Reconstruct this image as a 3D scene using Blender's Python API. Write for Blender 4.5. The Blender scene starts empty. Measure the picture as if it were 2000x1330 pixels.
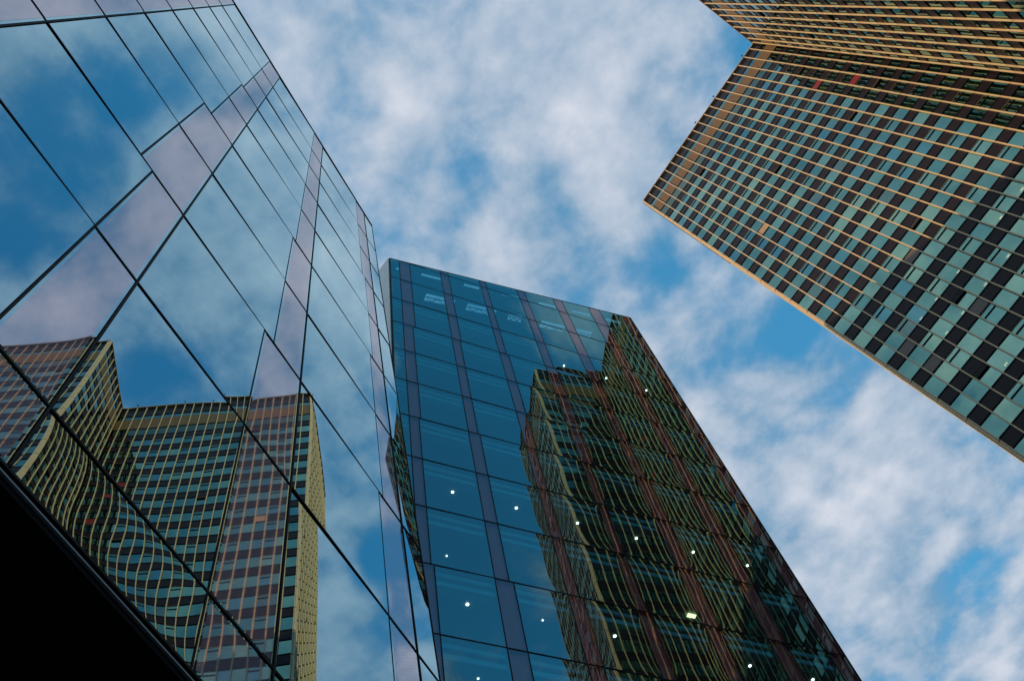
import bpy, math, random
from mathutils import Vector, Matrix
R = math.radians
rnd = random.Random(7)
scene = bpy.context.scene
col = scene.collection

# ------------------------------------------------------------------ camera
PITCH, ROLL, FPX = 1.17258239, -0.46891235, 1796.05
fwd = Vector((0, math.cos(PITCH), math.sin(PITCH)))
up0 = Vector((0, -math.sin(PITCH), math.cos(PITCH)))
rt0 = Vector((1, 0, 0))
cr, sr = math.cos(ROLL), math.sin(ROLL)
CR = cr * rt0 + sr * up0
CU = -sr * rt0 + cr * up0
cam_d = bpy.data.cameras.new('camera')
cam = bpy.data.objects.new('camera', cam_d)
col.objects.link(cam)
cam.matrix_world = Matrix(((CR.x, CU.x, -fwd.x, 0), (CR.y, CU.y, -fwd.y, 0), (CR.z, CU.z, -fwd.z, 0), (0, 0, 0, 1)))
cam_d.sensor_fit = 'HORIZONTAL'
cam_d.sensor_width = 36
cam_d.lens = 36 * FPX / 2000
cam_d.clip_start = 0.1
cam_d.clip_end = 6000
scene.camera = cam


def ray(px, py):
    """direction through a point of the 2000 x 1330 frame"""
    return ((px - 1000) / FPX * CR - (py - 665) / FPX * CU + fwd).normalized()


# ------------------------------------------------------------------ light
SUN_EL = R(23.3)
SUN_H = Vector((-0.9683, -0.2497))
w = bpy.data.worlds.new('World')
scene.world = w
w.use_nodes = True
nt = w.node_tree
for n_ in list(nt.nodes):
    nt.nodes.remove(n_)


def N(tree, t, **kw):
    n_ = tree.nodes.new(t)
    for k, v in kw.items():
        setattr(n_, k, v)
    return n_


def math_node(tree, op, a, b=None, c=None, clamp=False):
    n_ = tree.nodes.new('ShaderNodeMath')
    n_.operation = op
    n_.use_clamp = clamp
    for i, v in enumerate((a, b, c)):
        if v is None:
            continue
        if isinstance(v, (int, float)):
            n_.inputs[i].default_value = v
        else:
            tree.links.new(v, n_.inputs[i])
    return n_.outputs[0]


SKY_K = 0.14
out = N(nt, 'ShaderNodeOutputWorld')
bg = N(nt, 'ShaderNodeBackground')
bg.inputs['Strength'].default_value = SKY_K
nt.links.new(bg.outputs[0], out.inputs[0])
sky = N(nt, 'ShaderNodeTexSky', sky_type='NISHITA')
sky.sun_disc = False
sky.sun_elevation = SUN_EL
sky.sun_rotation = math.atan2(SUN_H.x, SUN_H.y)
sky.air_density = 1.0
sky.dust_density = 0.3
sky.ozone_density = 3.0
tc = N(nt, 'ShaderNodeTexCoord')
sep = N(nt, 'ShaderNodeSeparateXYZ')
nt.links.new(tc.outputs['Generated'], sep.inputs[0])
zc = math_node(nt, 'MAXIMUM', sep.outputs[2], 0.06)
cx = math_node(nt, 'DIVIDE', sep.outputs[0], zc)
cy = math_node(nt, 'DIVIDE', sep.outputs[1], zc)
comb = N(nt, 'ShaderNodeCombineXYZ')
nt.links.new(cx, comb.inputs[0])
nt.links.new(cy, comb.inputs[1])
P2 = comb.outputs[0]


def noise(tree, vec, scale, detail, rough, dist=0.0, off=(0, 0, 0)):
    mp = N(tree, 'ShaderNodeMapping')
    mp.inputs['Location'].default_value = off
    tree.links.new(vec, mp.inputs[0])
    n_ = N(tree, 'ShaderNodeTexNoise')
    n_.inputs['Scale'].default_value = scale
    n_.inputs['Detail'].default_value = detail
    n_.inputs['Roughness'].default_value = rough
    n_.inputs['Distortion'].default_value = dist
    tree.links.new(mp.outputs[0], n_.inputs['Vector'])
    return n_.outputs['Fac']


def cloud_noise(vec):
    n1 = noise(nt, vec, 4.0, 6, 0.50, 0.12, (3.1, 1.7, 0.0))
    n2 = noise(nt, vec, 10.0, 7, 0.55, 0.1, (0.4, 5.2, 1.0))
    return math_node(nt, 'ADD', math_node(nt, 'MULTIPLY', math_node(nt, 'SUBTRACT', n1, 0.5), 2.9),
                     math_node(nt, 'MULTIPLY', math_node(nt, 'SUBTRACT', n2, 0.5), 2.9))


raw = cloud_noise(P2)
shv = N(nt, 'ShaderNodeVectorMath', operation='ADD')
nt.links.new(P2, shv.inputs[0])
shv.inputs[1].default_value = (SUN_H.x * 0.035, SUN_H.y * 0.035, 0)
raw_s = cloud_noise(shv.outputs[0])
lit = math_node(nt, 'SUBTRACT', raw, raw_s)      # sunward side of each puff is brighter
dens = math_node(nt, 'ADD', raw, 0.88)

# heavier and thinner places of the cloud layer: (x/z, y/z, radius, amount)
SKY_SPOTS = []
AZL = R(86.98)
NL = Vector((math.sin(AZL), -math.cos(AZL), 0))
DL = 4.36


def spot(px, py, rad, amt, mirror=None):
    v = ray(px, py)
    v2 = ray(px + rad, py)
    if mirror is not None:
        v = v - 2 * v.dot(mirror) * mirror
        v2 = v2 - 2 * v2.dot(mirror) * mirror
    a, b = v.x / v.z, v.y / v.z
    r_ = math.hypot(a - v2.x / v2.z, b - v2.y / v2.z)
    SKY_SPOTS.append((a, b, r_, amt))


for a_ in ((1480, 650, 85, -0.55), (1540, 610, 60, -0.5), (1640, 775, 50, -0.8), (1880, 1090, 45, -0.7), (930, 350, 60, -0.4),
           (900, 30, 50, -0.25), (1280, 480, 50, -0.35), (1090, 415, 60, -0.35), (1380, 720, 90, -0.25), (1420, 570, 60, -0.35),
           (560, 60, 150, 0.35), (1150, 130, 110, 0.45), (800, 220, 80, 0.35), (1000, 500, 90, 0.3), (1230, 330, 90, 0.3),
           (1780, 880, 150, 0.5), (1900, 1280, 90, 0.3), (1650, 960, 110, 0.4), (1590, 1150, 90, 0.25), (700, 120, 90, 0.1)):
    spot(*a_)
for a_ in ((230, 190, 110, -1.1), (100, 330, 120, -0.95), (20, 460, 70, -0.7), (300, 720, 120, -1.7), (400, 395, 30, -0.4),
           (800, 810, 45, -0.7), (725, 1105, 45, -0.6), (800, 1100, 40, -0.6), (640, 270, 60, -0.2), (350, 60, 110, 0.4), (450, 330, 70, 0.5), (540, 440, 80, 0.6),
           (330, 480, 60, 0.1), (650, 1200, 90, 0.45), (690, 640, 80, 0.3), (690, 1020, 60, 0.35), (430, 600, 60, 0.0), (560, 560, 70, 0.3)):
    spot(*a_, mirror=NL)
NM = Vector((-0.71646235, 0.69303957, 0.07986148))
for a_ in ((880, 700, 230, -1.4), (900, 1050, 230, -1.5), (950, 1250, 160, -1.2), (1010, 850, 160, -0.8), (850, 900, 160, -0.6), (1110, 650, 90, 0.8), (820, 600, 120, -1.2)):
    spot(*a_, mirror=NM)
SKY_SPOTS += [(-0.2, -0.42, 0.16, 0.35), (-0.16, -0.66, 0.22, 0.35), (-0.36, -0.84, 0.26, 0.8)]
for (a, b, r_, amt) in SKY_SPOTS:
    dx = math_node(nt, 'SUBTRACT', cx, a)
    dy = math_node(nt, 'SUBTRACT', cy, b)
    d2 = math_node(nt, 'ADD', math_node(nt, 'MULTIPLY', dx, dx), math_node(nt, 'MULTIPLY', dy, dy))
    e_ = math_node(nt, 'POWER', 2.718, math_node(nt, 'MULTIPLY', d2, -1.0 / (r_ * r_)))
    dens = math_node(nt, 'MULTIPLY_ADD', e_, amt, dens)
cover = N(nt, 'ShaderNodeMapRange', interpolation_type='SMOOTHSTEP')
nt.links.new(dens, cover.inputs[0])
cover.inputs[1].default_value = -0.35
cover.inputs[2].default_value = 1.05
cover.inputs[3].default_value = 0.22
cover.inputs[4].default_value = 0.97
tint = N(nt, 'ShaderNodeMix', data_type='RGBA', blend_type='MULTIPLY')
tint.inputs[0].default_value = 1.0
nt.links.new(sky.outputs[0], tint.inputs[6])
SKY_TINT = (0.24, 2.05, 2.15, 1)
tint.inputs[7].default_value = SKY_TINT
cl = N(nt, 'ShaderNodeMix', data_type='RGBA')
n3 = noise(nt, P2, 5.0, 5, 0.55, 0.0, (7.0, 2.0, 0.0))
nt.links.new(n3, cl.inputs[0])
CLOUD_A = (0.19, 0.35, 0.52)
CLOUD_B = (0.78, 0.79, 0.86)
n3b = N(nt, 'ShaderNodeMapRange')
nt.links.new(math_node(nt, 'ADD', math_node(nt, 'MULTIPLY', dens, 0.45), math_node(nt, 'MULTIPLY_ADD', lit, 0.5, math_node(nt, 'MULTIPLY', n3, 0.9))), n3b.inputs[0])
n3b.inputs[1].default_value = 0.35
n3b.inputs[2].default_value = 1.95
nt.links.new(n3b.outputs[0], cl.inputs[0])
cl.inputs[6].default_value = tuple(c / SKY_K for c in CLOUD_A) + (1,)
cl.inputs[7].default_value = tuple(c / SKY_K for c in CLOUD_B) + (1,)
mx = N(nt, 'ShaderNodeMix', data_type='RGBA')
nt.links.new(cover.outputs[0], mx.inputs[0])
nt.links.new(tint.outputs[2], mx.inputs[6])
nt.links.new(cl.outputs[2], mx.inputs[7])
nt.links.new(mx.outputs[2], bg.inputs['Color'])

sun_d = bpy.data.lights.new('sun', 'SUN')
sun_d.energy = 3.5
sun_d.angle = R(0.5)
sun_d.color = (1.0, 0.74, 0.46)
sun = bpy.data.objects.new('sun', sun_d)
col.objects.link(sun)
sdir = Vector((SUN_H.x * math.cos(SUN_EL), SUN_H.y * math.cos(SUN_EL), math.sin(SUN_EL))).normalized()
sun.rotation_euler = sdir.to_track_quat('Z', 'Y').to_euler()
sun.location = sdir * 300

vs = scene.view_settings
vs.view_transform = 'Standard'
vs.look = 'None'
vs.exposure = 0.0
vs.gamma = 1.0
scene.cycles.max_bounces = 10
scene.cycles.glossy_bounces = 6
scene.cycles.transparent_max_bounces = 16


# ------------------------------------------------------------------ materials
def mat(name):
    m = bpy.data.materials.new(name)
    m.use_nodes = True
    t = m.node_tree
    for n_ in list(t.nodes):
        t.nodes.remove(n_)
    o = N(t, 'ShaderNodeOutputMaterial')
    return m, t, o


def plain(name, colr, rough=0.6, metal=0.0, vary=0.12, scale=3.0, bump=0.0, spec=0.5):
    m, t, o = mat(name)
    b = N(t, 'ShaderNodeBsdfPrincipled')
    b.inputs['Roughness'].default_value = rough
    b.inputs['Metallic'].default_value = metal
    b.inputs['Specular IOR Level'].default_value = spec
    g = N(t, 'ShaderNodeNewGeometry')
    f = noise(t, g.outputs['Position'], scale, 4, 0.6)
    mixn = N(t, 'ShaderNodeMix', data_type='RGBA')
    t.links.new(f, mixn.inputs[0])
    mixn.inputs[6].default_value = tuple(c * (1 - vary) for c in colr) + (1,)
    mixn.inputs[7].default_value = tuple(min(1, c * (1 + vary)) for c in colr) + (1,)
    t.links.new(mixn.outputs[2], b.inputs['Base Color'])
    if bump:
        bp = N(t, 'ShaderNodeBump')
        bp.inputs['Strength'].default_value = bump
        bp.inputs['Distance'].default_value = 0.02
        t.links.new(f, bp.inputs['Height'])
        t.links.new(bp.outputs[0], b.inputs['Normal'])
    t.links.new(b.outputs[0], o.inputs[0])
    return m


def glass(name, f0, trans_col, mixfac, rough=0.0, edge=(1, 1, 1)):
    """coated pane: tinted mirror (Schlick) over a partly clear sheet"""
    m, t, o = mat(name)
    b = N(t, 'ShaderNodeBsdfPrincipled')
    b.inputs['Metallic'].default_value = 1.0
    b.inputs['Roughness'].default_value = rough
    b.inputs['Base Color'].default_value = f0 + (1,)
    b.inputs['Specular Tint'].default_value = edge + (1,)
    tr = N(t, 'ShaderNodeBsdfTransparent')
    tr.inputs[0].default_value = trans_col + (1,)
    lw = N(t, 'ShaderNodeLayerWeight')
    lw.inputs[0].default_value = 0.5
    fac = math_node(t, 'MULTIPLY_ADD', math_node(t, 'POWER', lw.outputs['Facing'], 3.0), 1.0 - mixfac, mixfac, clamp=True)
    ms = N(t, 'ShaderNodeMixShader')
    t.links.new(fac, ms.inputs[0])
    t.links.new(tr.outputs[0], ms.inputs[1])
    t.links.new(b.outputs[0], ms.inputs[2])
    t.links.new(ms.outputs[0], o.inputs[0])
    return m


def emit(name, colr, strength):
    m, t, o = mat(name)
    e = N(t, 'ShaderNodeEmission')
    e.inputs[0].default_value = colr + (1,)
    e.inputs[1].default_value = strength
    t.links.new(e.outputs[0], o.inputs[0])
    return m


def frit_glass(name, base, f0, dots):
    """printed pane: ceramic dots on the sheet, mirror coat over them"""
    m, t, o = mat(name)
    b = N(t, 'ShaderNodeBsdfPrincipled')
    b.inputs['Metallic'].default_value = 1.0
    b.inputs['Roughness'].default_value = 0.02
    b.inputs['Base Color'].default_value = f0 + (1,)
    d = N(t, 'ShaderNodeBsdfDiffuse')
    uv = N(t, 'ShaderNodeUVMap')
    mp = N(t, 'ShaderNodeMapping')
    mp.inputs['Scale'].default_value = (dots, dots, 1)
    mp.inputs['Rotation'].default_value = (0, 0, R(45))
    t.links.new(uv.outputs[0], mp.inputs[0])
    vo = N(t, 'ShaderNodeTexVoronoi')
    vo.inputs['Randomness'].default_value = 0.0
    vo.inputs['Scale'].default_value = 1.0
    t.links.new(mp.outputs[0], vo.inputs['Vector'])
    dm = math_node(t, 'LESS_THAN', vo.outputs['Distance'], 0.36)
    mixc = N(t, 'ShaderNodeMix', data_type='RGBA')
    t.links.new(dm, mixc.inputs[0])
    mixc.inputs[6].default_value = tuple(c * 1.15 for c in base) + (1,)
    mixc.inputs[7].default_value = tuple(c * 0.55 for c in base) + (1,)
    t.links.new(mixc.outputs[2], d.inputs[0])
    ms = N(t, 'ShaderNodeMixShader')
    ms.inputs[0].default_value = 0.62
    t.links.new(math_node(t, 'MULTIPLY_ADD', dm, -0.16, 0.72), ms.inputs[0])
    t.links.new(d.outputs[0], ms.inputs[1])
    t.links.new(b.outputs[0], ms.inputs[2])
    t.links.new(ms.outputs[0], o.inputs[0])
    return m


M = {}
M['fin'] = plain('cream_aluminium', (0.70, 0.47, 0.24), 0.42, 0.0, 0.2, 1.3)
M['fin_dark'] = plain('fin_joint', (0.05, 0.035, 0.02), 0.7)
M['spandrel'] = plain('brown_enamel_panel', (0.016, 0.009, 0.010), 0.4, 0.0, 0.25, 0.9, spec=0.15)
M['spandrel_pale'] = plain('bleached_brown_panel', (0.13, 0.09, 0.06), 0.4, 0.0, 0.3, 1.5)
M['spandrel_tan'] = plain('tan_panel', (0.42, 0.25, 0.13), 0.5, 0.0, 0.2, 1.5)
M['spandrel_red'] = plain('red_panel', (0.22, 0.012, 0.010), 0.4, 0.0, 0.2, 1.5)
M['black'] = plain('black_frame', (0.004, 0.004, 0.005), 0.6, spec=0.15)
M['frame'] = plain('frame_black', (0.004, 0.004, 0.005), 0.6, spec=0.15)
M['edge_grey'] = plain('grey_edge_strip', (0.22, 0.25, 0.27), 0.5, 0.2)
M['soffit'] = plain('soffit_black', (0.008, 0.008, 0.010), 0.7, spec=0.1)
M['silver'] = plain('silver_cladding', (0.74, 0.78, 0.72), 0.4, 0.35, 0.18, 0.8)
M['concrete'] = plain('pale_concrete', (0.33, 0.31, 0.28), 0.85, 0.0, 0.15, 0.5, 0.2)
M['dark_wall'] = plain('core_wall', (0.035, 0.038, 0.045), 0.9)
M['ceiling'] = plain('ceiling_board', (0.26, 0.29, 0.30), 0.9)  # dark tone paints the shade deeper in the rooms
M['daylit_bulkhead'] = plain('daylit_bulkhead_board', (0.86, 0.88, 0.86), 0.9)  # daylight near the glass is painted into this pale colour
M['asphalt'] = plain('asphalt', (0.05, 0.05, 0.052), 0.9, 0.0, 0.3, 0.7, 0.3)
M['paving'] = plain('paving', (0.20, 0.19, 0.18), 0.85, 0.0, 0.2, 1.1, 0.2)
M['lamp_soft'] = emit('lamp_glow_soft', (1.0, 0.52, 0.36), 9.0)
M['steel'] = plain('dark_steel', (0.03, 0.035, 0.04), 0.5, 0.3)
M['roofing'] = plain('roof_felt', (0.06, 0.06, 0.065), 0.9)
M['lamp'] = emit('lamp_glow', (1.0, 0.55, 0.40), 22.0)
M['tube'] = emit('tube_glow', (1.0, 0.92, 0.72), 5.0)
M['glass_left'] = glass('blue_coated_glass', (0.29, 0.46, 0.55), (0.25, 0.4, 0.42), 0.97, edge=(0.84, 1.0, 1.0))
M['glass_mid'] = glass('petrol_glass', (0.25, 0.39, 0.41), (0.28, 0.84, 0.98), 0.52, edge=(0.6, 1.0, 1.0))
M['glass_tower'] = [glass('teal_glass_%s' % k, c, (0.55, 0.60, 0.42), 0.80) for k, c in
                    (('even', (0.17, 0.38, 0.33)), ('bright', (0.23, 0.46, 0.38)), ('deep', (0.13, 0.34, 0.32)), ('blue', (0.12, 0.34, 0.37)), ('pale', (0.28, 0.50, 0.38)), ('dim', (0.15, 0.27, 0.25)))]
M['glass_clear'] = glass('clear_pane', (0.33, 0.26, 0.29), (0.96, 0.90, 0.92), 0.42)
M['glass_dark'] = glass('dark_green_glass', (0.10, 0.17, 0.13), (0.1, 0.2, 0.15), 0.9)
M['frit_left'] = frit_glass('lilac_frit', (0.34, 0.27, 0.33), (0.62, 0.62, 0.71), 40)
M['frit_box'] = plain('mauve_shadow_box', (0.30, 0.15, 0.16), 0.6, 0.0, 0.08, 0.6)


def louvre_mat():
    m, t, o = mat('bronze_louvre')
    b = N(t, 'ShaderNodeBsdfPrincipled')
    b.inputs['Roughness'].default_value = 0.5
    g = N(t, 'ShaderNodeNewGeometry')
    s_ = N(t, 'ShaderNodeSeparateXYZ')
    t.links.new(g.outputs['Position'], s_.inputs[0])
    wv = math_node(t, 'SINE', math_node(t, 'MULTIPLY', s_.outputs[2], 2 * math.pi / 0.16))
    f = noise(t, g.outputs['Position'], 2.2, 4, 0.6)
    mixn = N(t, 'ShaderNodeMix', data_type='RGBA')
    t.links.new(f, mixn.inputs[0])
    mixn.inputs[6].default_value = (0.13, 0.062, 0.014, 1)
    mixn.inputs[7].default_value = (0.26, 0.14, 0.045, 1)
    t.links.new(mixn.outputs[2], b.inputs['Base Color'])
    bp = N(t, 'ShaderNodeBump')
    bp.inputs['Strength'].default_value = 0.7
    bp.inputs['Distance'].default_value = 0.04
    t.links.new(wv, bp.inputs['Height'])
    t.links.new(bp.outputs[0], b.inputs['Normal'])
    t.links.new(b.outputs[0], o.inputs[0])
    return m


M['louvre'] = louvre_mat()


# ------------------------------------------------------------------ mesh helper
class MB:
    def __init__(self):
        self.v, self.f, self.mi, self.sm, self.uv = [], [], [], [], []

    def quad(self, a, b, c, d, mi=0):
        i = len(self.v)
        self.v += [tuple(a), tuple(b), tuple(c), tuple(d)]
        self.f.append((i, i + 1, i + 2, i + 3))
        self.mi.append(mi)
        self.sm.append(False)
        self.uv += [(0, 0), (1, 0), (1, 1), (0, 1)]

    def box(self, o, a, b, c, mi=0):
        """box from corner o along the three edge vectors (right handed)"""
        o, a, b, c = Vector(o), Vector(a), Vector(b), Vector(c)
        if a.cross(b).dot(c) < 0:
            a, b = b, a
        p = [o, o + a, o + a + b, o + b, o + c, o + a + c, o + a + b + c, o + b + c]
        i = len(self.v)
        self.v += [tuple(q) for q in p]
        for q in ((0, 3, 2, 1), (4, 5, 6, 7), (0, 1, 5, 4), (1, 2, 6, 5), (2, 3, 7, 6), (3, 0, 4, 7)):
            self.f.append(tuple(i + k for k in q))
            self.mi.append(mi)
            self.sm.append(False)
            self.uv += [(0, 0)] * 4

    def pane(self, o, U, V, n, k, bulge, wob, mi=0, tilt=(0, 0), power=4):
        """glass sheet o..o+U..o+V, slightly pillowed and wavy as toughened glass is"""
        o, U, V, n = Vector(o), Vector(U), Vector(V), Vector(n)
        w_, h_ = U.length, V.length
        ph = [rnd.uniform(0, 6.28) for _ in range(4)]
        am = [rnd.gauss(0, 1) * wob for _ in range(4)]
        i0 = len(self.v)
        kx, ky = k
        ts = lambda kk: [0.5 - 0.5 * math.cos(math.pi * q / kk) * (0.35 + 0.65 * 1.0) if kk > 4 else q / kk for q in range(kk + 1)]
        xs, ys = ts(kx), ts(ky)
        for y in ys:
            for x in xs:
                a, b = 2 * x - 1, 2 * y - 1
                e = (1 - abs(a) ** power) * (1 - abs(b) ** power)
                off = bulge * e
                off += (am[0] * math.sin(5.0 * x + ph[0]) + am[1] * math.sin(7.0 * y + ph[1]) + am[2] * math.sin(9 * x + 6 * y + ph[2])
                        + am[3] * math.sin(11 * y - 5 * x + ph[3])) * (1 - a * a) * (1 - b * b)
                off += tilt[0] * (x - 0.5) * w_ + tilt[1] * (y - 0.5) * h_
                self.v.append(tuple(o + U * x + V * y + n * off))
        flip = U.cross(V).dot(n) < 0
        for y in range(ky):
            for x in range(kx):
                q = (i0 + y * (kx + 1) + x, i0 + y * (kx + 1) + x + 1, i0 + (y + 1) * (kx + 1) + x + 1, i0 + (y + 1) * (kx + 1) + x)
                uv = [(xs[x] * w_, ys[y] * h_), (xs[x + 1] * w_, ys[y] * h_), (xs[x + 1] * w_, ys[y + 1] * h_), (xs[x] * w_, ys[y + 1] * h_)]
                if flip:
                    q, uv = q[::-1], uv[::-1]
                self.f.append(q)
                self.mi.append(mi)
                self.sm.append(True)
                self.uv += uv

    def build(self, name, mats, parent=None, kind=None, label=None):
        me = bpy.data.meshes.new(name)
        me.from_pydata(self.v, [], self.f)
        for m_ in (mats if isinstance(mats, (list, tuple)) else [mats]):
            me.materials.append(m_)
        me.polygons.foreach_set('material_index', self.mi)
        me.polygons.foreach_set('use_smooth', self.sm)
        l = me.uv_layers.new(name='UVMap')
        l.data.foreach_set('uv', [c for p in self.uv for c in p])
        me.update()
        o = bpy.data.objects.new(name, me)
        col.objects.link(o)
        if parent:
            o.parent = parent
            o.matrix_parent_inverse = parent.matrix_world.inverted()
        if kind:
            o['kind'] = kind
        if label:
            o['label'] = label
        return o


def thing(name, loc, label, cat, group=None):
    o = bpy.data.objects.new(name, None)
    o.empty_display_size = 1
    o.location = loc
    o.matrix_world = Matrix.Translation(loc)
    o['label'] = label
    o['category'] = cat
    if group:
        o['group'] = group
    col.objects.link(o)
    return o


def screen_area(pts):
    """how large a quad shows, in pixels of the frame (0 when outside)"""
    s = []
    for p in pts:
        p = Vector(p)
        z = p.dot(fwd)
        if z <= 0.1:
            return 0
        s.append((1000 + FPX * p.dot(CR) / z, 665 - FPX * p.dot(CU) / z))
    if not any(0 <= x <= 2000 and 0 <= y <= 1330 for x, y in s):
        return 0
    a = 0
    for i in range(len(s)):
        x0, y0 = s[i]
        x1, y1 = s[(i + 1) % len(s)]
        a += x0 * y1 - x1 * y0
    return abs(a) / 2


GZ = -1.65   # ground level, the camera is at eye height

# ------------------------------------------------------------------ ground
g = MB()
g.quad((-2500, -2500, GZ), (2500, -2500, GZ), (2500, 2500, GZ), (-2500, 2500, GZ))
g.build('ground', M['asphalt'], kind='structure')
g = MB()
g.box((-4.2, -45, GZ), (2.8, 0, 0), (0, 56, 0), (0, 0, 0.12))
g.box((20, 15, GZ), (60, 0, 0), (0, 45, 0), (0, 0, 0.12))
g.build('pavement', M['paving'], kind='structure')

# ------------------------------------------------------------------ tower with cream fins
TI = Vector((48.703, 29.653, 0))
TD = Vector((-0.86221, 0.50656, 0))     # along the set-back front towards its outer corner
TW = Vector((-0.50656, -0.86221, 0))    # out of the front, towards the street
TROOF = 126.0
Z1 = 116.83                             # top of the first full spandrel
FL = 3.4
SP = 1.45
PIT = 1.331
WF = 26.27
WR = 1.39 + 7 * PIT
tower = thing('high_rise_tower', (TI.x, TI.y, GZ), 'tall tower with cream vertical fins over brown panels and teal windows', 'tower')
OC = TI + TD * WF
EC = TI + TW * WR
WC = 11
DD = 13
FACES = {
    'front': dict(o=TI, e=TD, n=TW, us=[0.0] + [0.98 + PIT * k for k in range(20)]),
    'return': dict(o=TI, e=TW, n=TD, us=[0.0, 0.42] + [1.39 + PIT * k for k in range(8)]),
    'wing': dict(o=EC, e=-TD, n=TW, us=[PIT * k for k in range(WC + 1)]),
    'end': dict(o=OC, e=-TW, n=TD, us=[PIT * k for k in range(DD + 1)]),
}
NFL = 34


def fp(F, u, z, off=0.0):
    return F['o'] + F['e'] * u + F['n'] * off + Vector((0, 0, z))


wins, spans = [], []
for fn, F in FACES.items():
    us = F['us']
    nb = len(us) - 1
    for b in range(nb):
        split = (fn in ('front', 'return') and (nb - 1 - b) % 3 == 2) or (fn in ('wing', 'end') and b % 3 == 2)
        # top of the bay: band, first spandrel, narrow glass, louvre, dark glass
        for i in range(1, NFL + 1):
            zs = Z1 - FL * (i - 1)
            zb = max(zs - FL, GZ)
            u0, u1 = us[b] + 0.06, us[b + 1] - 0.06
            q = [fp(F, u0, zs), fp(F, u1, zs), fp(F, u1, zs - SP), fp(F, u0, zs - SP)]
            spans.append((screen_area(q), fn, b, i, u0, u1, zs, zs - SP))
            q = [fp(F, u0, zs - SP), fp(F, u1, zs - SP), fp(F, u1, zb), fp(F, u0, zb)]
            wins.append((screen_area(q), fn, b, i, u0, u1, zs - SP, zb, split))
wins.sort(key=lambda t: -t[0])
spans.sort(key=lambda t: -t[0])
PALE = {('front', 19 - 0, 18), ('front', 18, 17)}


def put_window(mb, fn, b, i, u0, u1, zt, zb, split, fine, bar=None):
    F = FACES[fn]
    gi = rnd.choices((1, 2, 3, 6, 7, 8), (8, 3, 4, 2, 2, 1.2) if i < 14 else (6, 5, 1, 0.5, 5, 0.8))[0]  # lower floors draw more pale panes, painting in room light behind them
    k = (4, 4) if fine else (2, 2)

    def sheet(za, zc_, mi):
        mb.pane(fp(F, u0, zc_), F['e'] * (u1 - u0), (0, 0, za - zc_), F['n'], k, rnd.gauss(0.0009, 0.0005), 0.00025, mi,
                (rnd.gauss(0, 0.0016), rnd.gauss(0, 0.0022)), power=2)
    if split:
        zm = zt - 0.52
        if rnd.random() < 0.06:
            sheet(zt, zm, 4)
            mb.box(fp(F, u0, zm, 0.0), F['e'] * (u1 - u0), (0, 0, 0.03), F['n'] * 0.16, 0)
        else:
            sheet(zt, zm, gi)
        (bar or mb).box(fp(F, u0, zm - 0.11, -0.03), F['e'] * (u1 - u0), (0, 0, 0.12), F['n'] * 0.08, 0)
        mb.box(fp(F, u0, zt - 0.045, -0.03), F['e'] * (u1 - u0), (0, 0, 0.03), F['n'] * 0.075, 5)
        sheet(zm - 0.11, zb, gi)
    else:
        sheet(zt, zb, gi)


def put_spandrel(mb, fn, u0, u1, zt, zb):
    F = FACES[fn]
    mb.box(fp(F, u0, zb + 0.10, -0.05), F['e'] * (u1 - u0), (0, 0, zt - zb - 0.20), F['n'] * 0.09, 1)
    mb.box(fp(F, u0, zt - 0.10, -0.05), F['e'] * (u1 - u0), (0, 0, 0.10), F['n'] * 0.13, 0)
    mb.box(fp(F, u0, zb, -0.05), F['e'] * (u1 - u0), (0, 0, 0.10), F['n'] * 0.12, 0)


WMATS = [M['black']] + M['glass_tower'][:3] + [M['dark_wall'], M['spandrel_tan']] + M['glass_tower'][3:]
rest = MB()
for k, (a, fn, b, i, u0, u1, zt, zb, split) in enumerate(wins):
    if zt - zb < 0.3:
        continue
    if k < 100:
        mb = MB()
        bar = MB()
        put_window(mb, fn, b, i, u0, u1, zt, zb, split, True, bar)
        w_o = mb.build('window', WMATS, tower)
        if bar.v:
            bar.build('glazing_bar', M['black'], w_o)
    else:
        put_window(rest, fn, b, i, u0, u1, zt, zb, split, fn in ('front', 'return'))
rest.build('window', WMATS, tower, kind='stuff')
# odd panels seen on the front: red ones, bleached ones and a tan one
ODD = {('front', 4, 4): ('spandrel_red', 'red spandrel panel'), ('front', 3, 6): ('spandrel_red', 'red spandrel panel'),
       ('front', 15, 9): ('spandrel_tan', 'tan spandrel panel')}


def odd_at(px, py, key, lab):
    F = FACES['front']
    v = ray(px, py)
    q = v * (F['o'].dot(F['n']) / v.dot(F['n']))
    u = (q - F['o']).dot(F['e'])
    b = max(k for k in range(len(F['us'])) if F['us'][k] <= u)
    i = int((Z1 - q.z) // FL) + 1
    ODD[('front', b, i)] = (key, lab)


ODD.clear()
odd_at(1598, 166, 'spandrel_red', 'red spandrel panel')
odd_at(1672, 156, 'spandrel_red', 'red spandrel panel')
odd_at(1491, 449, 'spandrel_tan', 'tan spandrel panel')
odd_at(1781, 500, 'spandrel_pale', 'worn pale brown spandrel panel')
odd_at(1911, 601, 'spandrel_pale', 'worn pale brown spandrel panel')
odd_at(1772, 683, 'spandrel_pale', 'worn pale brown spandrel panel')
odd_at(1822, 710, 'spandrel_pale', 'worn pale brown spandrel panel')
rest = MB()
n_sp = 0
for k, (a, fn, b, i, u0, u1, zt, zb) in enumerate(spans):
    odd = ODD.get((fn, b, i))
    if odd or n_sp < 93:
        mb = MB()
        put_spandrel(mb, fn, u0, u1, zt, zb)
        mb.build('spandrel_panel', [M['black'], M[odd[0]] if odd else M['spandrel']], tower, label=odd[1] if odd else None)
        n_sp += 0 if odd else 1
    else:
        put_spandrel(rest, fn, u0, u1, zt, zb)
rest.build('spandrel_panel', [M['black'], M['spandrel']], tower, kind='stuff')
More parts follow.
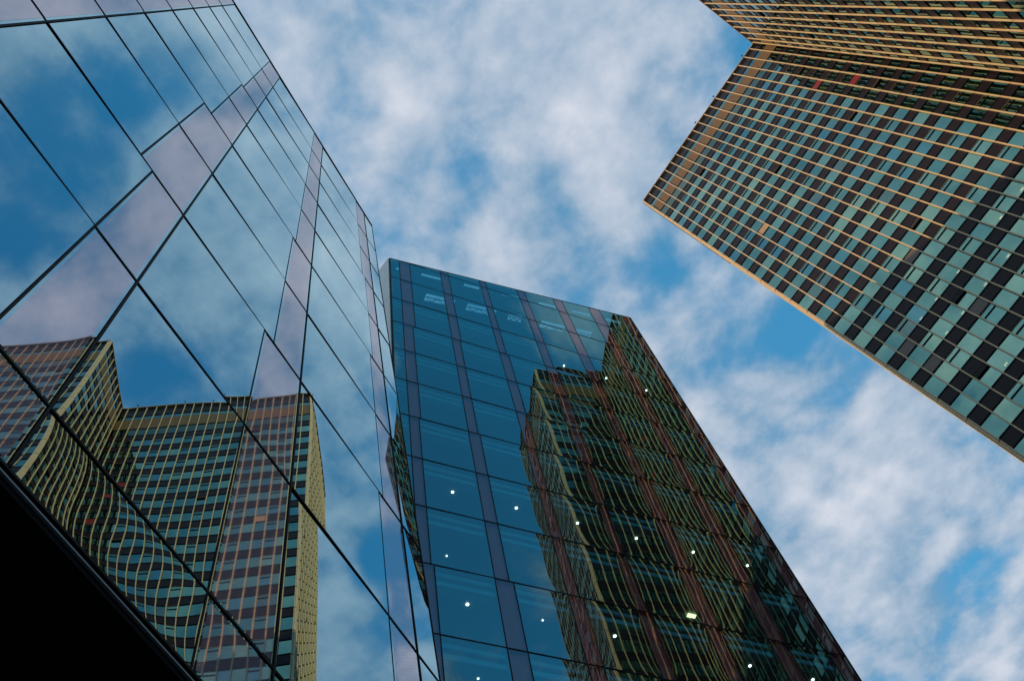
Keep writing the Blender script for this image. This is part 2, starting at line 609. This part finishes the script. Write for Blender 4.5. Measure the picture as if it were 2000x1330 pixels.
# roof storey
for fn, F in FACES.items():
    us = F['us']
    for b in range(len(us) - 1):
        u0, u1 = us[b] + 0.06, us[b + 1] - 0.06
        e = F['e'] * (u1 - u0)
        mb = MB()
        mb.box(fp(F, u0, 119.1, -0.06), e, (0, 0, 3.15), F['n'] * 0.06, 0)
        mb.box(fp(F, u0, 118.85, -0.06), e, (0, 0, 0.25), F['n'] * 0.10, 1)
        mb.build('louvre_panel', [M['louvre'], M['black']], tower)
        mb = MB()
        mb.pane(fp(F, u0, 122.25), e, (0, 0, 0.95), F['n'], (2, 2), 0.0, 0.0002, 0, (0, rnd.gauss(0, 0.003)))
        mb.build('attic_window', [M['glass_tower'][2]], tower)
        mb = MB()
        mb.pane(fp(F, u0, 116.83), e, (0, 0, 2.02), F['n'], (3, 3), 0.0, 0.0004, 0, (0, rnd.gauss(0, 0.003)))
        mb.build('dark_window', [M['glass_dark']], tower)
    mb = MB()
    L = us[-1]
    mb.box(fp(F, 0, 123.2, -0.05), F['e'] * L, (0, 0, 0.12), F['n'] * 0.12, 0)
    mb.box(fp(F, 0, 123.32, -0.05), F['e'] * L, (0, 0, 1.45), F['n'] * 0.09, 1)
    mb.box(fp(F, 0, 124.77, -0.05), F['e'] * L, (0, 0, 1.15), F['n'] * 0.07, 0)
    mb.box(fp(F, 0, 125.92, -0.1), F['e'] * L, (0, 0, 0.08), F['n'] * 0.36, 2)
    mb.build('parapet', [M['black'], M['spandrel'], M['fin']], tower)
# fins, jointed at every storey
FW, FD = 0.10, 0.19
GAP = {'front': 0.05, 'return': 0.05, 'wing': 0.26, 'end': 0.26}
for fn, F in FACES.items():
    for k, u in enumerate(F['us']):
        if u == 0.0 and fn in ('front', 'return'):
            continue
        corner = (fn == 'front' and k == len(F['us']) - 1) or (fn == 'return' and k == len(F['us']) - 1) or (fn in ('wing', 'end') and k == 0)
        if corner and fn in ('wing', 'end'):
            continue
        mb = MB()
        z = TROOF - 0.1
        zj = Z1 - 0.3
        edges = [z]
        while zj > GZ + 1:
            edges.append(zj)
            zj -= FL
        edges.append(GZ)
        for za, zb in zip(edges[:-1], edges[1:]):
            if corner:
                # two ribs round the corner post
                mb.box(fp(F, u - 0.09, zb, 0.0), F['e'] * 0.08, (0, 0, za - zb - 0.1), F['n'] * 0.24, 0)
                mb.box(fp(F, u + 0.015, zb, -0.04), F['e'] * 0.15, (0, 0, za - zb - 0.1), F['n'] * 0.20, 0)
                mb.box(fp(F, u + 0.015, zb, -0.36), F['e'] * 0.18, (0, 0, za - zb - 0.1), F['n'] * 0.28, 0)
            else:
                mb.box(fp(F, u - FW / 2, zb, 0.0), F['e'] * FW, (0, 0, za - zb - GAP[fn]), F['n'] * (FD if fn in ('front', 'return', 'end') else 0.10), 0)
        mb.box(fp(F, u - 0.06, GZ, -0.10), F['e'] * 0.12, (0, 0, TROOF - 0.2 - GZ), F['n'] * 0.16, 1)
        mb.build('corner_post' if corner else 'fin', [M['fin'], M['fin_dark']], tower)
# inside: slabs and core
mb = MB()
plan = [TI + TW * WR - TD * (WC * PIT), EC, TI, OC, OC - TW * (DD * PIT), OC - TW * (DD * PIT) - TD * (WC * PIT + WF)]
ins = 0.25
A0 = TI - TD * (WC * PIT - ins)
for i in range(0, NFL):
    z = Z1 - FL * i - 0.45
    mb.box(A0 + TW * (WR - ins) + Vector((0, 0, z)), TD * (WC * PIT - 2 * ins), -TW * (WR - ins), (0, 0, 0.4))
    mb.box(TI - TD * (WC * PIT - ins) - TW * ins + Vector((0, 0, z)), TD * (WC * PIT + WF - 2 * ins), -TW * (DD * PIT - 2 * ins), (0, 0, 0.4))
slab_t = mb.build('floor_slab', M['ceiling'], tower)
mb = MB()
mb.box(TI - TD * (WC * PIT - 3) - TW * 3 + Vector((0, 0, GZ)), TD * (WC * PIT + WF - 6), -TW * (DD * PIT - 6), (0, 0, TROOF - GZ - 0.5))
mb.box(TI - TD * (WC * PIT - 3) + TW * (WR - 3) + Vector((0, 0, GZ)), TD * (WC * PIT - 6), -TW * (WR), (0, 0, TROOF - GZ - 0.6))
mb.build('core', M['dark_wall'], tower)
mb = MB()
mb.box(TI - TD * (WC * PIT) - TW * 0.06 + Vector((0, 0, 125.3)), TD * (WC * PIT + WF - 0.06), -TW * (DD * PIT - 0.06), (0, 0, 0.3))
mb.box(TI - TD * (WC * PIT) + TW * (WR - 0.06) + Vector((0, 0, 125.3)), TD * (WC * PIT - 0.06), -TW * (WR - 0.01), (0, 0, 0.3))
mb.build('roof', M['roofing'], tower)
mb = MB()
bk = TI - TW * (DD * PIT)
mb.box(bk - TD * (WC * PIT) + Vector((0, 0, GZ)), TD * (WC * PIT + WF), -TW * 0.3, (0, 0, TROOF - GZ))
mb.box(TI - TD * (WC * PIT + 0.3) + TW * WR + Vector((0, 0, GZ)), TD * 0.3, -TW * (WR + DD * PIT), (0, 0, TROOF - GZ))
mb.build('rear_wall', M['concrete'], tower)
# lit tubes on the ceilings
for px, py in ((1954.8, 426), (1996, 371), (1969, 500.7), (1871.8, 531.8), (1829, 585), (1799, 623), (1880.4, 611.7), (1924.8, 556), (1964.6, 711.9), (1849, 651)):
    F = FACES['front']
    v = ray(px, py)
    q = v * (F['o'].dot(F['n']) / v.dot(F['n']))
    i = int((Z1 - q.z) // FL)
    zc_ = Z1 - FL * i - 0.50
    zc_ = min(zc_, Z1 - FL * i - 0.5)
    p = v * (zc_ / v.z)
    mb = MB()
    for s_ in (-0.16, 0.0, 0.16):
        mb.box(p + TD * (s_ * 0.7 - 0.05) - TW * 0.07, TD * 0.05, TW * 0.14, (0, 0, 0.04), 0)
    mb.build('ceiling_light', M['tube'], slab_t)

# small fixtures on the roof edge
FIX = ((2.3, 'small dark floodlight bracket on the tower roof edge, nearest the inner corner'),
       (8.9, 'small dark floodlight bracket on the tower roof edge, in the middle of the front'),
       (13.2, 'small dark floodlight bracket with a raised arm on the tower roof edge'))
for u, lab in FIX:
    F = FACES['front']
    b = fp(F, u, TROOF, 0.1)
    t_ = thing('roof_floodlight', b, lab, 'floodlight', 'fixtures along the tower roof edge')
    mb = MB()
    mb.box(b + F['e'] * -0.03 - F['n'] * 0.03, F['e'] * 0.06, F['n'] * 0.06, (0, 0, 0.34))
    mb.box(b + Vector((0, 0, 0.30)) - F['e'] * 0.02, F['e'] * 0.04, F['n'] * 0.34, (0, 0, 0.04))
    mb.build('bracket', M['steel'], t_)
    mb = MB()
    mb.box(b + Vector((0, 0, 0.20)) - F['e'] * 0.12 + F['n'] * 0.27, F['e'] * 0.24, F['n'] * 0.12, (0, 0, 0.14))
    mb.build('lamp_head', M['steel'], t_)

# ------------------------------------------------------------------ near glass building on the left
AL = Vector((math.cos(AZL), math.sin(AZL), 0))
PL0 = -DL * NL
near = thing('glass_building', PL0 + Vector((0, 0, GZ)), 'near blue mirror glass building with lilac printed panels and dark underside', 'building')
ZL = [7.48, 8.72] + [12.91 + 4.18 * k for k in range(8)] + [47.36]
ZL[-2] = 42.1
CORN = 10.40
MU = [-13.3, -9.46, -5.65, -1.86, 1.88, 5.70, 9.60]
STEP = {-9.46: [0.9, 0.7, 1.1], -5.65: [1.0, 0.8, 0.9], -1.86: [1.05, 0.8, 0.95], 1.88: [0.91, 1.24, 0.94, 0.85], 5.70: [1.25, 0.94, 0.80, 0.78], 9.60: [0.96, 0.78, 0.62, 0.80], -13.3: [1, .8, 1]}


def lp(a, z, off=0.0):
    return PL0 + AL * a + NL * off + Vector((0, 0, z))


ROWS = list(zip(ZL[:-1], ZL[1:]))
for r, (za, zb) in enumerate(ROWS):
    g_ = max(0, r - 1) // 2 if r > 2 else 0
    if r <= 2:
        g_ = 0
    elif r <= 4:
        g_ = 1
    elif r <= 6:
        g_ = 2
    else:
        g_ = 3
    z0, z1 = za + 0.025, zb - 0.025
    kk = (10, 10)
    for j, mu in enumerate(MU):
        st = STEP[mu]
        wp = st[min(g_, len(st) - 1)]
        right = MU[j + 1] if j + 1 < len(MU) else None
        a0 = mu - wp
        mb = MB()
        rm, ww, hh = 0.045, wp - 0.045, z1 - z0
        for (ra, rz, rw, rh) in ((0, 0, rm, hh), (ww - rm, 0, rm, hh), (rm, 0, ww - 2 * rm, rm), (rm, hh - rm, ww - 2 * rm, rm)):
            mb.pane(lp(a0 + 0.02 + ra, z0 + rz, -0.006), AL * rw, (0, 0, rh), NL, (1, 1), 0, 0, 2)
        mb.pane(lp(a0 + 0.02 + rm, z0 + rm, -0.006), AL * (ww - 2 * rm), (0, 0, hh - 2 * rm), NL, kk, rnd.gauss(0.0012, 0.0006), 0.00012, 0, (rnd.gauss(0.0062, 0.0008), rnd.gauss(0, 0.0006)))
        mb.box(lp(a0 - 0.013, z0, -0.05), AL * 0.026, (0, 0, z1 - z0), NL * 0.052, 1)
        mb.build('frit_panel', [M['frit_left'], M['frame'], M['glass_left']], near)
        if right is not None:
            w1 = right - STEP[right][min(g_, len(STEP[right]) - 1)]
        else:
            w1 = CORN - 0.03
        mb = MB()
        mb.pane(lp(mu + 0.03, z0, -0.006), AL * (w1 - mu - 0.055), (0, 0, z1 - z0), NL, kk, rnd.gauss(0.0013, 0.0009), 0.00014, 0, (rnd.gauss(0.0062, 0.0012), rnd.gauss(0, 0.0012)))
        mb.build('window', [M['glass_left']], near)
for mu in MU:
    mb = MB()
    mb.box(lp(mu - 0.014, ZL[0] + 0.03, -0.06), AL * 0.028, (0, 0, ZL[-1] - ZL[0] - 0.05), NL * 0.072)
    mb.build('mullion', M['frame'], near)
for z in ZL[:-1]:
    mb = MB()
    mb.box(lp(-17, z - 0.019, -0.08), AL * (CORN + 17), (0, 0, 0.038), NL * 0.087)
    mb.build('transom', M['frame'], near)
mb = MB()
mb.box(lp(-17, 47.33, -0.4), AL * (CORN + 17), (0, 0, 0.08), NL * 0.43)
mb.build('roof_edge', M['frame'], near)
mb = MB()
mb.box(lp(CORN - 0.03, ZL[0], -0.1), AL * 0.03, (0, 0, 47.33 - ZL[0]), NL * 0.11)
mb.build('corner_trim', M['frame'], near)
mb = MB()
mb.box(lp(-17, 7.37, -0.02), AL * (CORN + 17), (0, 0, 0.022), NL * 0.028)
mb.build('edge_strip', M['edge_grey'], near)
mb = MB()
mb.box(lp(-17, 7.30, -0.27), AL * (CORN + 17), (0, 0, 0.12), NL * 0.24, 0)
for k in range(12):
    mb.box(lp(-17 + 2.4 * k + 0.01, 7.33, -6.0), AL * (min(2.4, CORN + 17 - 2.4 * k) - 0.02), (0, 0, 0.08), NL * 5.71, 0)
mb.build('soffit', M['soffit'], near)
mb = MB()
for k in range(1, len(ZL) - 1):
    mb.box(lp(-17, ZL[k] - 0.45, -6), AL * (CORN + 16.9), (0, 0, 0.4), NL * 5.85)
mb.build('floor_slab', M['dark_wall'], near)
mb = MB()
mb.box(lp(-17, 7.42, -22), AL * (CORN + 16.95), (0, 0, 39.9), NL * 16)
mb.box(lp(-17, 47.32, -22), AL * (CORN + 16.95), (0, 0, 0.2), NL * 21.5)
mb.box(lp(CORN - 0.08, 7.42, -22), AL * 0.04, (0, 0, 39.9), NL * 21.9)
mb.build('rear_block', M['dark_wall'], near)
mb = MB()
mb.box(lp(-17, GZ, -22), AL * (CORN + 14), (0, 0, 8.95), NL * 17)
mb.build('lobby', M['dark_wall'], near)
for a in (-14, -8, -2, 4, 9):
    mb = MB()
    mb.box(lp(a, GZ, -2.3), AL * 0.6, (0, 0, 8.95), NL * 0.6)
    mb.build('column', M['concrete'], near)

# ------------------------------------------------------------------ leaning glass building in the middle
n_m, D_m = NM.normalized(), 22.8
h_m = Vector((0.69526, 0.71876, 0))
v_m = Vector((0.06837678, -0.04416353, 0.99668159))
Z0, DZ = 71.18, 4.2121
B0 = n_m * D_m


def mp(u, z, dep=0.0):
    """point on the leaning face: u along it, height z, dep metres behind the glass (horizontally)"""
    p = B0 + h_m * u
    p = p + v_m * ((z - p.z) / v_m.z)
    hn = Vector((n_m.x, n_m.y, 0)).normalized()
    return p + hn * dep


def roof_z(u):
    return 70.98 + (u - 8.47) * 0.1984


mid = thing('glass_building', mp(20, GZ), 'leaning dark blue glass building with mauve strips and slanted roof line, farther back', 'building')
UC, UR = 8.49, 31.31
MUS = [9.27, 12.75, 16.25, 19.74, 23.25, 26.79, 30.25]
STRIP = {0: [10.15, 9.96, 9.84, 9.97], 1: [13.45, 13.35, 13.44, 13.64], 2: [16.81, 16.95, 16.85, 17.0], 3: [20.45, 20.60, 20.3, 20.5], 4: [24.13, 24.0, 24.2, 24.1],
         5: [27.97, 27.75, 27.9, 27.8], 6: [31.26, 31.26, 31.26, 31.26]}
hn_m = Vector((n_m.x, n_m.y, 0)).normalized()


def sheet_m(mb, u0, u1, zt, zb, mi, k, bulge, wob):
    a, b, c, d = mp(u0, zb), mp(u1, zb), mp(u1, zt), mp(u0, zt)
    mb.pane(a, b - a, d - a, -n_m, k, bulge, wob, mi, (rnd.gauss(0.0034, 0.0014), rnd.gauss(0, 0.0012)))


def top_quad(mb, u0, u1, zb, mi):
    a, b, c, d = mp(u0, zb), mp(u1, zb), mp(u1, roof_z(u1) - 0.03), mp(u0, roof_z(u0) - 0.03)
    mb.quad(a, b, c, d, mi)


low = {'w': MB(), 'p': MB()}
for r in range(-1, 18):
    zt = Z0 - DZ * r - 0.03
    zb = Z0 - DZ * (r + 1) + 0.03
    zb = max(zb, GZ + 0.05)
    grp = max(0, r) // 3 if r < 12 else 3
    cols = [('w', UC + 0.05, MUS[0] - 0.03)]
    for k, m_ in enumerate(MUS):
        se = STRIP[k][min(grp, 3)]
        cols.append(('p', m_ + 0.03, se - 0.025))
        nx = MUS[k + 1] if k + 1 < len(MUS) else None
        if nx:
            cols.append(('w', se + 0.025, nx - 0.03))
    for kind_, u0, u1 in cols:
        rz0, rz1 = roof_z(u0), roof_z(u1)
        if rz1 < zb + 0.1 or (r == -1 and rz0 < zb + 0.1):
            continue
        mb = MB() if r < 12 else low[kind_]
        cut = max(rz0, rz1) < zt + 0.2 or min(rz0, rz1) < zt
        if cut:
            top_quad(mb, u0, u1, zb, 0)
        else:
            sheet_m(mb, u0, u1, zt, zb, 0, (12, 12) if r < 12 else (3, 3), rnd.gauss(0.0044, 0.0014) * (1.0 if kind_ == 'w' else 0.3), 0.00012)
        if kind_ == 'w':
            if r < 12:
                mb.build('window', [M['glass_mid'], M['frame'], M['frit_box']], mid)
        else:
            # mauve box set back behind its pane
            ztt = zt if not cut else min(roof_z(u0), roof_z(u1)) - 0.05
            dp = 0.15
            a, b, c, d = mp(u0, zb, dp), mp(u1, zb, dp), mp(u1, ztt, dp), mp(u0, ztt, dp)
            mb.quad(a, b, c, d, 2)
            a2, b2, c2, d2 = mp(u0, zb, 0.012), mp(u1, zb, 0.012), mp(u1, ztt, 0.012), mp(u0, ztt, 0.012)
            mb.quad(a, a2, d2, d, 2)
            mb.quad(b2, b, c, c2, 2)
            mb.quad(d, d2, c2, c, 2)
            mb.quad(a, b, b2, a2, 2)
            if r < 12:
                mb.build('mauve_panel', [M['glass_clear'], M['frame'], M['frit_box']], mid)
low['w'].build('window', [M['glass_mid'], M['frame'], M['frit_box']], mid, kind='stuff')
low['p'].build('mauve_panel', [M['glass_clear'], M['frame'], M['frit_box']], mid, kind='stuff')


def bar_u(u, w_, z0, z1, out_, mb):
    a = mp(u - w_ / 2, z0) - n_m * out_
    mb.box(a, h_m * w_, v_m * ((z1 - z0) / v_m.z), n_m * (out_ + 0.08))


for k, m_ in enumerate(MUS):
    mb = MB()
    bar_u(m_, 0.055, GZ, roof_z(m_) - 0.06, 0.012, mb)
    mb.build('mullion', M['frame'], mid)
for r in range(0, 18):
    z = Z0 - DZ * r
    us_ = UC
    mb = MB()
    if z > roof_z(UC) - 0.1:
        us_ = 8.47 + (z + 0.12 - 70.98) / 0.1984
    a = mp(us_ + 0.05, z - 0.03) - n_m * 0.016
    mb.box(a, h_m * (UR - us_ - 0.07), v_m * 0.06, n_m * 0.13)
    mb.build('transom', M['frame'], mid)
# panel edge bars, a short one per row
for k in range(6):
    mb = MB()
    for r in range(-1, 17):
        zt = min(Z0 - DZ * r - 0.034, roof_z(STRIP[k][0]) - 0.08)
        zb = max(Z0 - DZ * (r + 1) + 0.034, GZ)
        if zt < zb + 0.15:
            continue
        bar_u(STRIP[k][min(max(0, r) // 3 if r < 12 else 3, 3)], 0.05, zb, zt, 0.010, mb)
    mb.build('strip_edge', M['frame'], mid)
mb = MB()
bar_u(UC + 0.0, 0.11, GZ, roof_z(UC) - 0.02, 0.02, mb)
mb.build('corner_post', M['frame'], mid)
mb = MB()
bar_u(UR - 0.02, 0.09, GZ, roof_z(UR) - 0.02, 0.02, mb)
mb.build('edge_post', M['frame'], mid)
mb = MB()
a, b = mp(UC, roof_z(UC)), mp(UR, roof_z(UR))
mb.box(a - n_m * 0.02 - v_m * 0.05, b - a, v_m * 0.09, n_m * 0.10)
mb.build('roof_edge', M['frame'], mid)
# floors: ceiling, bulkhead strip by the glass with daylight painted in, back wall
SD = Vector((-0.890, 0.456, 0))      # along the silver end wall, away from the corner
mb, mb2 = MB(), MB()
for r in range(3, 18):
    zc_ = Z0 - DZ * r - 1.0 + DZ   # ceiling of the storey below line r-1
    zc_ = Z0 - DZ * (r - 1) - 0.98
    mb.box(mp(UC + 0.1, zc_, 0.62), h_m * (UR - UC - 0.25), hn_m * 7.3, (0, 0, 0.9))
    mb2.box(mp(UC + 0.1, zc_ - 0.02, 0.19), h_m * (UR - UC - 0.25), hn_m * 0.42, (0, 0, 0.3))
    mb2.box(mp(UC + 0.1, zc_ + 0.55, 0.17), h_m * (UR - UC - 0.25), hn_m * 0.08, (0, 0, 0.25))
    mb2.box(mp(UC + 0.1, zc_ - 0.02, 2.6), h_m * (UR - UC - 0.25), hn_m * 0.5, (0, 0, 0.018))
ceil_m = mb.build('ceiling', M['ceiling'], mid)
mb2.build('daylit_bulkhead', M['daylit_bulkhead'], mid)
mb = MB()
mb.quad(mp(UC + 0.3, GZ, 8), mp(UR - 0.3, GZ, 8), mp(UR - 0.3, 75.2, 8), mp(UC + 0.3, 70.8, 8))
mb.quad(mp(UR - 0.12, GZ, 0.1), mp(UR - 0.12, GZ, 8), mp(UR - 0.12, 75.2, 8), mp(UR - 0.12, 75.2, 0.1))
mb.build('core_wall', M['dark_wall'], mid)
# roof deck with long skylight slots over the top storeys
mb = MB()


def deck(u0, u1, d0, d1):
    a, b, c, d = mp(u0, roof_z(u0) - 0.12, d0), mp(u1, roof_z(u1) - 0.12, d0), mp(u1, roof_z(u1) - 0.12, d1), mp(u0, roof_z(u0) - 0.12, d1)
    mb.quad(a, d, c, b)
    t_ = Vector((0, 0, 0.08))
    mb.quad(a + t_, b + t_, c + t_, d + t_)


SLOT = [(9.2, 9.7), (11.35, 13.6), (15.1, 16.5), (18.6, 20.2), (22.1, 24.1), (25.4, 27.3), (28.9, 30.6)]
TR = [(12.3, 14.9), (16.0, 18.7), (19.9, 21.2), (23.0, 25.4), (26.5, 28.2)]
deck(UC, UR, 0.10, 0.54)
p_ = UC
for a, b in SLOT:
    deck(p_, a, 0.54, 0.74)
    p_ = b
deck(p_, UR, 0.54, 0.74)
deck(UC, UR, 0.74, 2.1)
p_ = UC
for a, b in TR:
    deck(p_, a, 2.1, 2.75)
    p_ = b
deck(p_, UR, 2.1, 2.75)
deck(UC, UR, 2.75, 14)
roof_m = mb.build('roof', M['roofing'], mid)
for a, b in TR:
    mb = MB()
    q0, q1 = mp(a, roof_z(a) - 0.3, 2.28), mp(b, roof_z(b) - 0.3, 2.28)
    e = (q1 - q0)
    L = e.length
    e.normalize()
    mb.box(q0, e * L, hn_m * 0.07, (0, 0, 0.06))
    mb.box(q0 + hn_m * 0.36, e * L, hn_m * 0.07, (0, 0, 0.06))
    nseg = 5
    for s_ in range(nseg):
        c0 = q0 + e * (L * s_ / nseg)
        dv = e * (L / nseg) + hn_m * 0.36
        if s_ % 2:
            c0 = c0 + hn_m * 0.36
            dv = e * (L / nseg) - hn_m * 0.36
        mb.box(c0, dv, hn_m.cross(Vector((0, 0, 1))) * 0.09, (0, 0, 0.05))
    mb.build('roof_truss', M['steel'], roof_m)
# silver end wall
mb = MB()
for r in range(-1, 18):
    zt = min(Z0 - DZ * r - 0.012, roof_z(UC))
    zb = max(Z0 - DZ * (r + 1) + 0.012, GZ)
    if zt < zb + 0.05:
        continue
    for s_ in range(8):
        a = mp(UC - 0.06, zb) + SD * (0.03 + 2 * s_ + 0.01)
        b = a + SD * 1.98
        t_ = v_m * ((zt - zb) / v_m.z)
        mb.box(a, SD * 1.98, t_, SD.cross(Vector((0, 0, 1))) * -0.08, 0)
a = mp(UC - 0.04, GZ) + SD * 0.03
mb.box(a + SD.cross(Vector((0, 0, 1))) * 0.03, SD * 16, v_m * ((roof_z(UC) - GZ - 0.1) / v_m.z), SD.cross(Vector((0, 0, 1))) * 0.02, 1)
mb.build('end_wall', [M['silver'], M['black']], mid)
mb = MB()
q = mp(UR - 0.05, GZ, 0.1)
mb.box(q, SD * 16, v_m * ((roof_z(UR) - GZ - 0.2) / v_m.z), h_m * -0.05)
a, b = mp(UC, GZ) + SD * 16, mp(UR, GZ) + SD * 16
tv = v_m * ((70.5 - GZ) / v_m.z)
mb.quad(a, b, b + tv, a + tv)
mb.build('rear_wall', M['dark_wall'], mid)
# round lamps on the ceilings
LAMPS = [(21.40, 2, 1), (24.82, 2, 1), (28.13, 2, 1), (11.28, 7, 1), (14.66, 7, 1), (18.05, 7, 1), (21.42, 7, 1), (24.83, 7, 1), (28.2, 7, 1),
         (10.6, 8, 0), (14.66, 9, 0), (18.04, 9, 1), (11.29, 9, 1), (24.83, 9, 1), (28.2, 9, 1), (11.33, 10, 0)]
PXL = [(1101.5, 714.5), (1184, 738.5), (1262.5, 762.5), (884, 961), (1008.5, 992), (1128, 1021.5), (1243, 1051), (1354, 1078), (1460, 1104.5), (872.5, 1085.5),
       (1060, 1211), (1201, 1242), (913, 1180), (1465, 1300), (1588, 1327), (934, 1325)]
for (u, r, big), (px, py) in zip(LAMPS, PXL):
    zc_ = Z0 - DZ * r - 0.98 - 0.03
    v = ray(px, py)
    p = v * (zc_ / v.z)
    rad = 0.066 if big else 0.046
    mb = MB()
    seg = 20
    i = len(mb.v)
    ring = [p + Vector((math.cos(6.2832 * s_ / seg) * rad, math.sin(6.2832 * s_ / seg) * rad, 0)) for s_ in range(seg)]
    mb.v += [tuple(q) for q in ring] + [tuple(q + Vector((0, 0, 0.02))) for q in ring] + [tuple(p - Vector((0, 0, 0.02)))]
    for s_ in range(seg):
        t_ = (s_ + 1) % seg
        mb.f.append((i + s_, i + t_, i + seg + t_, i + seg + s_))
        mb.f.append((i + t_, i + s_, i + 2 * seg))
    for _ in mb.f:
        mb.mi.append(0)
        mb.sm.append(False)
    mb.uv = [(0, 0)] * sum(len(f_) for f_ in mb.f)
    mb.build('ceiling_lamp', M['lamp'] if big else M['lamp_soft'], ceil_m)
# lit rectangular ceiling light
v = ray(1351, 1202)
zc_ = Z0 - DZ * 8 - 1.06
p = v * (zc_ / v.z)
mb = MB()
mb.box(p - h_m * 0.24 - hn_m * 0.10, h_m * 0.48, hn_m * 0.22, (0, 0, 0.02))
mb.build('ceiling_light', emit('warm_panel_glow', (1.0, 0.48, 0.22), 8.0), ceil_m)

# ------------------------------------------------------------------ unseen block added behind the near building to throw shade on the tower
CX = -30.0
blk = thing('shade_block', (CX - 9, -5, GZ), 'unseen tall concrete block added behind the near mirror glass building to shade the tower', 'building')
mb = MB()
y0, y1, zt = -60.0, 16.0, 96.4
o_ = Vector((CX, 0, GZ))
mb.box(o_ + AL * y0 + NL * -18, AL * (y1 - y0 + 14), NL * 18, (0, 0, zt - GZ))
mb.build('wall', M['concrete'], blk)
for s_ in range(26):
    zz = 2 + 3.5 * s_
    if zz > 92:
        break
    mb = MB()
    mb.box(o_ + AL * (y0 + 1.5) + NL * 0.0 + Vector((0, 0, zz)), AL * (y1 - y0 + 11), NL * 0.02, (0, 0, 1.6))
    mb.build('window_band', M['glass_dark'], blk)
